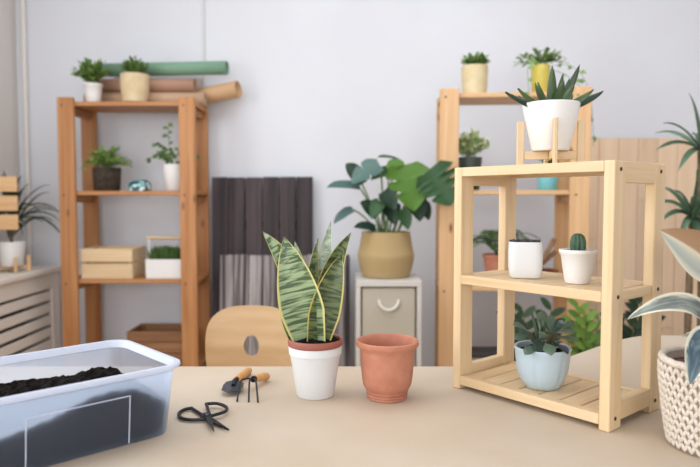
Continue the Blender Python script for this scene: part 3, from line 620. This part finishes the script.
# jade plant in lobed pot
t = potted('jade_plant', 'dark jade plant in a pale blue lobed pot on the bottom rack shelf', (.372, 1.203, GZ+.0272), [(.030, 0), (.033, .002), (.041, .015), (.0475, .033), (.0505, .055), (.0518, .071), (.0535, .075), (.0530, .079), (.0485, .078), (.047, .05)], plain('pale_blue_ceramic', (188, 206, 216), .45), .0475, .071, rz=R(14), rf=lambda a, r, z: 1-(.05*math.exp(-((((a+.25+PI/6) % (PI/3))-PI/6)/.09)**2)*max(0, min(1, (.068-z)/.02))), n=96)
jm = foliage('jade_leaf', (46, 66, 62), (104, 128, 108), .28, .05)
random.seed(15)
jades = [((-.012, -.01, .098), (-.030, -.03, .150), .028), ((-.03, -.02, .11), (-.060, -.04, .105), .024), ((-.03, -.01, .115), (-.058, -.02, .128), .020), ((-.005, -.03, .10), (.0, -.055, .082), .030), ((.0, -.02, .10), (-.028, -.052, .090), .030), ((.008, -.02, .115), (.004, -.03, .145), .022), ((.012, -.02, .115), (.030, -.03, .138), .022), ((.02, -.02, .115), (.050, -.03, .116), .022), ((.022, -.01, .105), (.058, -.02, .098), .018), ((.01, -.03, .10), (.028, -.056, .085), .030), ((.0, -.01, .12), (-.012, -.02, .135), .02), ((-.02, .02, .10), (-.04, .045, .125), .026), ((.02, .02, .10), (.04, .045, .12), .026), ((.0, .02, .11), (.01, .04, .14), .024), ((-.02, -.03, .095), (-.045, -.05, .082), .024), ((.015, -.035, .098), (.01, -.06, .105), .024), ((-.015, -.03, .108), (-.012, -.058, .118), .024), ((.03, -.01, .11), (.055, .0, .13), .016)]
Mr = Matrix.Rotation(-R(14), 3, 'Z')
for a, e, W in jades:
    W *= .86
    a, e = Mr @ Vector((a[0], a[1], .075+(a[2]-.085)*1.1)), Mr @ Vector((e[0]*1.08, e[1], .072+(e[2]-.08)*1.12)); m_ = (a+e)/2+Vector((0, 0, .006)); leaf_obj(t, [a, m_, e], W, obov, jm, N=(rnd(-.4, .4), -.7, .9), fold=.15, thick=.004, ns=8, nu=4)
    obj('stem', mesh_of(*tube(bez([(a.x*.3, a.y*.3, .068), (a.x*.5, a.y*.5, (a.z+.070)/2), a], 4), .0025, 6), plain('jade_stem', (92, 84, 62), .7)), t)

# ------------------------------------------------------------------ snake plant and terracotta pot
sm_ = edged_leaf('snake_leaf', (70, 94, 58), (160, 178, 134), (218, 208, 136), .435, .465, 'bands')
sm2 = edged_leaf('snake_leaf_pale', (140, 158, 136), (190, 200, 180), (218, 212, 150), .42, .46, 'bands')
sm3 = edged_leaf('snake_leaf_dark', (48, 64, 42), (108, 122, 72), (214, 200, 116), .435, .465, 'bands')
t = thing('snake_plant', 'snake plant with yellow-edged leaves in a white pot on the table', 'plant', (-.069, 1.238, GZ))
d = lathe([(.036, 0), (.038, .003), (.0445, .05), (.0495, .080), (.0502, .083), (.0522, .084), (.0530, .098), (.0515, .100), (.049, .098), (.046, .06)], 48); obj('pot', mesh_of(d[0], d[1], white_rough, d[2]), t)
d = lathe([(.047, .095), (.0475, .1003), (.0535, .1008), (.0545, .104), (.0545, .112), (.053, .1145), (.0500, .113), (.0490, .100)], 48); obj('inner_pot', mesh_of(d[0], d[1], plain('inner_pot_clay', (158, 94, 78), .6), d[2]), t, label='reddish brown plastic inner pot')
soil(t, .0485, .1125, .004, heap=.007)
snake = lambda s: (.66+.94*s if s < .36 else 1.)*(1-max(0, (s-.30)/.70)**2.3)**.95
for P, W, m_, N, fo, tw in [
    ([(-.006, -.014, .10), (-.024, -.032, .20), (-.0585, -.020, .316)], .082, sm_, (-.15, -1, .15), .35, 0), ([(.004, -.018, .10), (.018, -.034, .19), (.053, -.018, .284)], .058, sm3, (.25, -1, .15), .3, 0),
    ([(.0, .012, .10), (.008, .014, .22), (.031, .010, .347)], .036, sm2, (.1, -1, .2), .4, 0), ([(.012, .006, .10), (.010, .006, .23), (.071, -.006, .324)], .046, sm3, (.2, -1, .3), .4, 0),
    ([(-.012, .004, .10), (-.022, .004, .24), (-.103, -.004, .326)], .046, sm_, (-.2, -1, .4), .35, 0), ([(-.008, .018, .10), (-.020, .018, .22), (-.041, .014, .306)], .030, sm2, (0, -1, .2), .4, 0),
    ([(.004, .002, .10), (-.008, .004, .20), (.006, .004, .312)], .036, sm3, (-.6, -1, .1), .5, 0), ([(-.026, -.006, .10), (-.046, -.010, .115), (-.072, -.012, .199)], .024, sm3, (-.3, -1, .3), .4, 0)]:
    leaf_obj(t, P, W*1.14, snake, m_, N=N, fold=fo, thick=.003, ns=28, nu=10, wave=.012)
t = thing('terracotta_pot', 'empty terracotta pot with a flared rim on the table', 'pot', (.073, 1.222, GZ))
d = lathe([(.037, 0), (.0390, .0012), (.0395, .0045), (.0380, .0055), (.0400, .0068), (.0405, .0100), (.0388, .0110), (.0408, .0122), (.0415, .0155), (.0398, .0166), (.0425, .0185), (.0468, .026), (.0490, .036), (.0515, .06), (.0530, .092), (.0545, .098), (.0605, .1035), (.0620, .108), (.0612, .113), (.0580, .1145), (.0545, .111), (.0515, .098), (.047, .05), (.040, .012)], 56)
obj('pot_body', mesh_of(d[0], d[1], terracotta, d[2]), t)

# ------------------------------------------------------------------ tools on the paper
t = thing('scissors', 'black iron scissors with large loop handles on the paper', 'scissors', (-.252, 1.089, GZ)); o0 = Vector((-.252, 1.089))
def L2(pts, z): return [(p[0]-o0.x, p[1]-o0.y, z) for p in pts]
for pts, tip, z in (([(-.252, 1.090), (-.272, 1.116), (-.292, 1.143), (-.303, 1.136), (-.308, 1.120), (-.304, 1.101), (-.293, 1.087), (-.275, 1.081), (-.255, 1.084)], (-.202, 1.033), .0042), ([(-.247, 1.091), (-.257, 1.122), (-.268, 1.155), (-.250, 1.158), (-.233, 1.145), (-.224, 1.128), (-.226, 1.110), (-.245, 1.090)], (-.223, 1.016), .0082)):
    path = [Vector(L2([pts[0]], z)[0])] + [Vector(p) for p in L2(pts[1:3], z)]
    loop = path[:2]+smooth_path(L2(pts[2:], z), 5); obj('handle', mesh_of(*tube(loop, .0031, 8), black_iron), t)
    a = Vector((o0.x, o0.y)); e = Vector(tip); d = (e-a).normalized(); s_ = Vector((-d.y, d.x)); st_ = a-d*.014
    pl = [st_+s_*.005, a+s_*.007, a+d*.02+s_*.006, e, a+d*.02-s_*.004, a-s_*.005, st_-s_*.005]; nn = len(pl)
    v = [(p.x-o0.x, p.y-o0.y, z-.002) for p in pl]+[(p.x-o0.x, p.y-o0.y, z+.002) for p in pl]
    f = [tuple(reversed(range(nn))), tuple(range(nn, 2*nn))]+[(i, (i+1) % nn, nn+(i+1) % nn, nn+i) for i in range(nn)]; obj('blade', mesh_of(v, f, black_iron, smooth=False), t)
d = lathe([(.0045, .0095), (.0045, .0118), (.003, .0128)], 14); obj('rivet', mesh_of(d[0], d[1], steel), t)
hm = plain('tool_handle', (214, 160, 98), .5, c2=(200, 144, 82), scale=60)
def handle(t, a, b, r):
    a, b = Vector(a), Vector(b); obj('handle', mesh_of(*tube([a, a.lerp(b, .06), a.lerp(b, .5), a.lerp(b, .9), a.lerp(b, .97), b], [r*.75, r*.9, r*1.05, r*1.1, r*.9, r*.4], 12), hm), t)
t = thing('trowel', 'small trowel with a steel blade and wooden handle', 'trowel', (-.238, 1.30, GZ))
O = Vector((-.238, 1.30, 0)); handle(t, Vector((-.2365, 1.303, .013))-O, Vector((-.224, 1.385, .0085))-O, .0078)
ol = [(-.256, 1.236), (-.259, 1.268), (-.257, 1.290), (-.244, 1.303), (-.230, 1.296), (-.219, 1.280), (-.216, 1.255), (-.224, 1.228), (-.241, 1.219)]; cxy = (-.2385, 1.262); v, f = [], []
for k in (0, 1):
    v.append((cxy[0]-O.x, cxy[1]-O.y, .0022+.0012*k)); n0 = len(v)
    for rr, zz_ in ((.5, .0035), (1, .0095)):
        for p in ol: v.append((cxy[0]+(p[0]-cxy[0])*rr-O.x, cxy[1]+(p[1]-cxy[1])*rr-O.y, zz_+.0012*k))
    nn = len(ol); F = [(n0-1, n0+i, n0+(i+1) % nn) for i in range(nn)]+[(n0+i, n0+nn+i, n0+nn+(i+1) % nn, n0+(i+1) % nn) for i in range(nn)]; f += F if k else [tuple(reversed(q)) for q in F]
q = 1+2*len(ol)
for i in range(len(ol)): a, b = 1+len(ol)+i, 1+len(ol)+(i+1) % len(ol); f.append((a, b, q+b, q+a))
obj('blade', mesh_of(v, f, steel), t); obj('shank', mesh_of(*tube(smooth_path([(-.0025, -.020, .006), (-.003, -.006, .012), (.0015, .004, .013)]), .0042, 8), black_iron), t)
t = thing('hand_fork', 'three-pronged hand rake with a wooden handle', 'hand rake', (-.20, 1.28, GZ)); O = Vector((-.20, 1.28, 0))
handle(t, Vector((-.1955, 1.272, .022))-O, Vector((-.178, 1.335, .0092))-O, .0082)
for pts in ([(-.1965, 1.270, .022), (-.211, 1.258, .026), (-.219, 1.238, .024), (-.2165, 1.190, .002)], [(-.1965, 1.270, .022), (-.2005, 1.250, .027), (-.1995, 1.230, .024), (-.194, 1.188, .002)], [(-.1965, 1.270, .022), (-.192, 1.252, .027), (-.186, 1.232, .024), (-.176, 1.185, .002)]):
    obj('tine', mesh_of(*tube([Vector(p)-O for p in smooth_path(pts)], .0019, 7), black_iron), t)
obj('ferrule', mesh_of(*tube([Vector((-.1975, 1.266, .0225))-O, Vector((-.1945, 1.277, .0212))-O], .0066, 12), black_iron), t)

# ------------------------------------------------------------------ translucent tub of soil
TU = Vector((-.73, -.683, 0)).normalized(); TV = Vector((TU.y, -TU.x, 0)); TV = TV if TV.x < 0 else -TV
TL, TW, TH = .42, .255, .120
pm, nt, b = base('translucent_plastic'); b.inputs['Base Color'].default_value = lin((224, 232, 248)); b.inputs['Roughness'].default_value = .28
trn = nt.nodes.new('ShaderNodeBsdfTransparent'); trn.inputs[0].default_value = (.97, .97, .98, 1); tl_ = nt.nodes.new('ShaderNodeBsdfTranslucent'); tl_.inputs[0].default_value = lin((222, 236, 255))
ms = nt.nodes.new('ShaderNodeMixShader'); ms.inputs[0].default_value = .90; link(nt, b.outputs[0], ms.inputs[1]); link(nt, tl_.outputs[0], ms.inputs[2])
m2 = nt.nodes.new('ShaderNodeMixShader'); m2.inputs[0].default_value = .52; link(nt, ms.outputs[0], m2.inputs[1]); link(nt, trn.outputs[0], m2.inputs[2]); link(nt, m2.outputs[0], nt.nodes['Material Output'].inputs['Surface'])
rimcorner = Vector((-.2665, 1.027, 0))
cen = rimcorner+TU*TL/2+TV*TW/2; tang = math.atan2(TU.y, TU.x)
tb = thing('plastic_tub', 'translucent plastic tub holding potting soil at the lower left', 'tub', (cen.x, cen.y, GZ), tang)
def rrect(hx, hy, r, n=6):
    out = []
    for cx_, cy_, a0 in ((hx-r, hy-r, 0), (-hx+r, hy-r, PI/2), (-hx+r, -hy+r, PI), (hx-r, -hy+r, 3*PI/2)):
        for k in range(n+1): a = a0+PI/2*k/n; out.append((cx_+r*math.cos(a), cy_+r*math.sin(a)))
    return out
def loft(levels):
    v, f = [], []; n = None
    for hx, hy, r, z in levels: pts = rrect(hx, hy, r); n = len(pts); v += [(x, y, z) for x, y in pts]
    for i in range(len(levels)-1):
        for j in range(n): k = (j+1) % n; f.append((i*n+j, i*n+k, (i+1)*n+k, (i+1)*n+j))
    f.append(tuple(reversed(range(n)))); f.append(tuple((len(levels)-1)*n+j for j in range(n))); return v, f
hx, hy = TL/2, TW/2
obj('tub_body', mesh_of(*loft([(hx-.024, hy-.024, .022, .0005), (hx-.021, hy-.021, .025, .004), (hx-.010, hy-.010, .03, TH-.012), (hx-.012, hy-.012, .03, TH-.012), (hx-.023, hy-.023, .025, .0055)]), pm), tb)
rim_m = plain('tub_rim', (206, 218, 244), .3)
rm_, nt, b = base('tub_rim_plastic'); b.inputs['Base Color'].default_value = lin((232, 238, 250)); b.inputs['Roughness'].default_value = .3
tl_ = nt.nodes.new('ShaderNodeBsdfTranslucent'); tl_.inputs[0].default_value = lin((232, 238, 250)); ms = nt.nodes.new('ShaderNodeMixShader'); ms.inputs[0].default_value = .4; link(nt, b.outputs[0], ms.inputs[1]); link(nt, tl_.outputs[0], ms.inputs[2])
trn = nt.nodes.new('ShaderNodeBsdfTransparent'); m2 = nt.nodes.new('ShaderNodeMixShader'); m2.inputs[0].default_value = .12; link(nt, ms.outputs[0], m2.inputs[1]); link(nt, trn.outputs[0], m2.inputs[2]); link(nt, m2.outputs[0], nt.nodes['Material Output'].inputs['Surface'])
lv = [(hx-.0095, hy-.0095, .03, TH-.0115), (hx-.002, hy-.002, .035, TH-.007), (hx, hy, .036, TH-.004), (hx-.001, hy-.001, .035, TH), (hx-.008, hy-.008, .032, TH), (hx-.0125, hy-.0125, .03, TH-.0115)]
v, f = loft(lv); n = len(rrect(hx, hy, .03)); f = f[:-2]+[((len(lv)-1)*n+j, (len(lv)-1)*n+(j+1) % n, (j+1) % n, j) for j in range(n)]
obj('rim', mesh_of(v, f, rm_), tb)
# raised frame moulded on the long side facing the camera
M_ = Matrix.Rotation(-tang, 3, 'Z'); fs = 1 if (M_ @ Vector((.7, -.7, 0))).y > 0 else -1
def wall_y(z): return fs*(hy-.021+(.011)*(z-.004)/(TH-.016)+.0009)
for a_, b_ in (((-.115, .004), (-.115, .082)), ((-.115, .082), (.036, .082)), ((.036, .082), (.036, .004))):
    obj('moulded_rib', mesh_of(*tube([(a_[0], wall_y(a_[1]), a_[1]), (b_[0], wall_y(b_[1]), b_[1])], .0012, 6), rm_), tb)
random.seed(4)
NX, NY = 60, 36; v, f = [], []
def soil_z(x, y):
    q = y*fs; b_ = .066+.046*math.exp(-((x+.10)/.10)**2)*math.exp(-((q-.06)/.10)**2)+.032*math.exp(-((x-.10)/.14)**2)*math.exp(-((q+.06)/.07)**2)-.018*math.exp(-((x-.16)/.09)**2)*math.exp(-((q-.10)/.05)**2)-.022*max(0, (-x-.13)/.06)
    return b_+rnd(-.0035, .0035)+.003*math.sin(41*x+3*y)*math.sin(37*y+1)
for k in (0, 1):
    for i in range(NX+1):
        for j in range(NY+1):
            zt_ = soil_z(-hx+TL*i/NX, -hy+TW*j/NY) if k == 0 else .0068; q = (zt_-.0055)/.1025; ex = hx-.0242+.011*q; ey = hy-.0242+.011*q
            x, y = -ex+2*ex*i/NX, -ey+2*ey*j/NY; r_ = .034; cxx, cyy = abs(x)-(ex-r_), abs(y)-(ey-r_)
            if cxx > 0 and cyy > 0:
                m_ = max(cxx, cyy)/math.hypot(cxx, cyy); x = math.copysign(ex-r_+cxx*m_, x); y = math.copysign(ey-r_+cyy*m_, y)
            v.append((x, y, zt_))
Q = (NX+1)*(NY+1); I = lambda i, j: i*(NY+1)+j
for i in range(NX):
    for j in range(NY): f += [(I(i, j), I(i+1, j), I(i+1, j+1), I(i, j+1)), (Q+I(i, j), Q+I(i, j+1), Q+I(i+1, j+1), Q+I(i+1, j))]
for i in range(NX): f += [(I(i, 0), Q+I(i, 0), Q+I(i+1, 0), I(i+1, 0)), (I(i, NY), I(i+1, NY), Q+I(i+1, NY), Q+I(i, NY))]
for j in range(NY): f += [(I(0, j), I(0, j+1), Q+I(0, j+1), Q+I(0, j)), (I(NX, j), Q+I(NX, j), Q+I(NX, j+1), I(NX, j+1))]
tag(obj('potting_soil', mesh_of(v, f, soil_m, smooth=False), None, (cen.x, cen.y, GZ), (0, 0, tang)), 'dark crumbly potting soil heaped inside the translucent tub', 'soil', kind='stuff')

# ------------------------------------------------------------------ rubber plant in a crocheted basket
random.seed(8)
bcx, bcy = .581, .975; BH = .140
t = thing('rubber_plant', 'variegated rubber plant in a cream crocheted basket on the table', 'plant', (bcx, bcy, GZ))
yarn = plain('cream_yarn', (232, 222, 208), .95, c2=(216, 202, 186), scale=180, bump=.3, bscale=400)
br = lambda z: .0715+.0155*min(1, z/.11)**.8-(.006*(1-min(1, z/.012))**2)
pr = [(br(0), .0005)]+[(br(z)-.003, z) for z in (.004, .015, .04, .07, .10, .13, BH-.004)]; pr += [(br(BH)-.008, BH-.004), (br(BH)-.010, BH-.02), (.074, .09)]
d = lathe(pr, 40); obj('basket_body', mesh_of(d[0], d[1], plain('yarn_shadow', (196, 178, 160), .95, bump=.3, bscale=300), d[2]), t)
soil(t, br(BH)-.0105, BH-.012, .004, mat=plain('reddish_soil', (104, 66, 56), .95, c2=(58, 36, 32), scale=120, bump=.5))
def stitch_data():
    mb = MB(); bm = bmesh.new(); bmesh.ops.create_icosphere(bm, subdivisions=1, radius=1); vs = [q.co.copy() for q in bm.verts]; fs_ = [[q.index for q in fc.verts] for fc in bm.faces]; bm.free()
    for sg in (-1, 1): mb.add((vs, fs_), Matrix.Translation((0, sg*.0033, 0)) @ Matrix.Rotation(sg*R(24), 4, 'X') @ Matrix.Diagonal((.0032, .0034, .0078, 1)))
    return mb
sd_ = stitch_data(); st_me = sd_.mesh(yarn); rest = MB(); rows, per = 11, 40; cnt = 0; cd_ = (Vector((0, 0, 0))-Vector((bcx, bcy, 0))).normalized()
for i in range(rows):
    z = .009+i*.0116
    for j in range(per):
        a = 2*PI*(j+.5*(i % 2))/per; r_ = br(z)-.0005; M4 = Matrix.Translation((r_*math.cos(a), r_*math.sin(a), z)) @ Matrix.Rotation(a, 4, 'Z')
        facing = Vector((math.cos(a), math.sin(a), 0)).dot(cd_)
        if facing > -.12 and cnt < 298: o = obj('stitch', st_me, t); o.matrix_local = M4; cnt += 1
        else: rest.add((sd_.v, sd_.f), M4)
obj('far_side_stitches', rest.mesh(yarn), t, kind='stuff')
rr_ = br(BH)-.004; n = 46; lp = MB()
lp.add(tube([(rr_*math.cos(2*PI*k/60), rr_*math.sin(2*PI*k/60), BH-.0035+.0008*math.sin(k*2.1)) for k in range(61)], .0058, 8, False)); obj('rim_cord', lp.mesh(yarn), t)
fl = edged_leaf('rubber_leaf', (112, 120, 116), (152, 158, 150), (228, 222, 196), .50, .58, 'blotch')
fl2 = edged_leaf('rubber_leaf_back', (150, 118, 88), (178, 146, 112), (226, 218, 190), .56, .62, 'blotch')
m, nt, b = base('rubber_leaf_halved'); b.inputs['Roughness'].default_value = .45; tc = nt.nodes.new('ShaderNodeTexCoord'); sp = nt.nodes.new('ShaderNodeSeparateXYZ'); link(nt, tc.outputs['UV'], sp.inputs[0])
r = ramp(nt, lin((228, 222, 198)), lin((172, 138, 106)), .0, .50); e = r.color_ramp.elements.new(.16); e.color = lin((170, 178, 168)); e = r.color_ramp.elements.new(.30); e.color = lin((186, 190, 178)); e = r.color_ramp.elements.new(.44); e.color = lin((222, 214, 188))
link(nt, sp.outputs['X'], r.inputs[0]); link(nt, r.outputs[0], b.inputs['Base Color']); fl2 = m
fl3 = edged_leaf('rubber_leaf_dark', (64, 86, 96), (110, 128, 134), (228, 226, 204), .56, .62, 'blotch')
O = Vector((bcx, bcy, GZ)); sm4 = plain('rubber_stem', (150, 140, 110), .6)
obj('trunk', mesh_of(*tube(bez([(.0, .0, BH-.03), (.01, 0, .2), (.0, .0, .33)], 8), [.006]*9, 8), sm4), t)
for P, W, m_, N, fo in [
    ([(.600, .985, .995), (.54, .965, 1.045), (.478, .97, 1.072)], .085, fl2, (-.1, -1, -.25), .30),
    ([(.580, .985, .905), (.520, .95, .998), (.428, .965, .934)], .044, fl, (-.2, -.9, .7), .3),
    ([(.572, .965, .885), (.512, .905, .935), (.491, .897, .852)], .066, fl3, (-.4, -1, .4), .3),
    ([(.565, .99, .890), (.55, .985, .905), (.528, .99, .902)], .030, fl, (-.2, -.5, 1), .3),
    ([(.590, .98, .955), (.57, .93, .97), (.545, .90, .975)], .060, fl3, (-.5, -.9, .3), .3),
    ([(.590, 1.0, .97), (.64, 1.0, 1.07), (.70, .99, 1.08)], .08, fl, (.2, -.6, .8), .3), ([(.590, 1.0, .93), (.65, .98, .98), (.71, .96, .93)], .07, fl, (.3, -.5, .9), .3), ([(.585, .985, .90), (.60, .93, .92), (.62, .90, .87)], .06, fl, (.2, -.8, .6), .3)]:
    P = [Vector(p)-O for p in P]; leaf_obj(t, P, W, lambda q: math.sin(PI*min(1, q**.8))**.75*(1-.25*q), m_, N=N, fold=fo, ns=18, nu=8, wave=.01)
    a = P[0]; k = max(.0, min(1, (a.z-.13)/.2)); obj('petiole', mesh_of(*tube([(0, 0, .12+.2*k*.8), a*.6+Vector((0, 0, .05*(1-k)+.4*.16*k)), a], .0022, 6), sm4), t)
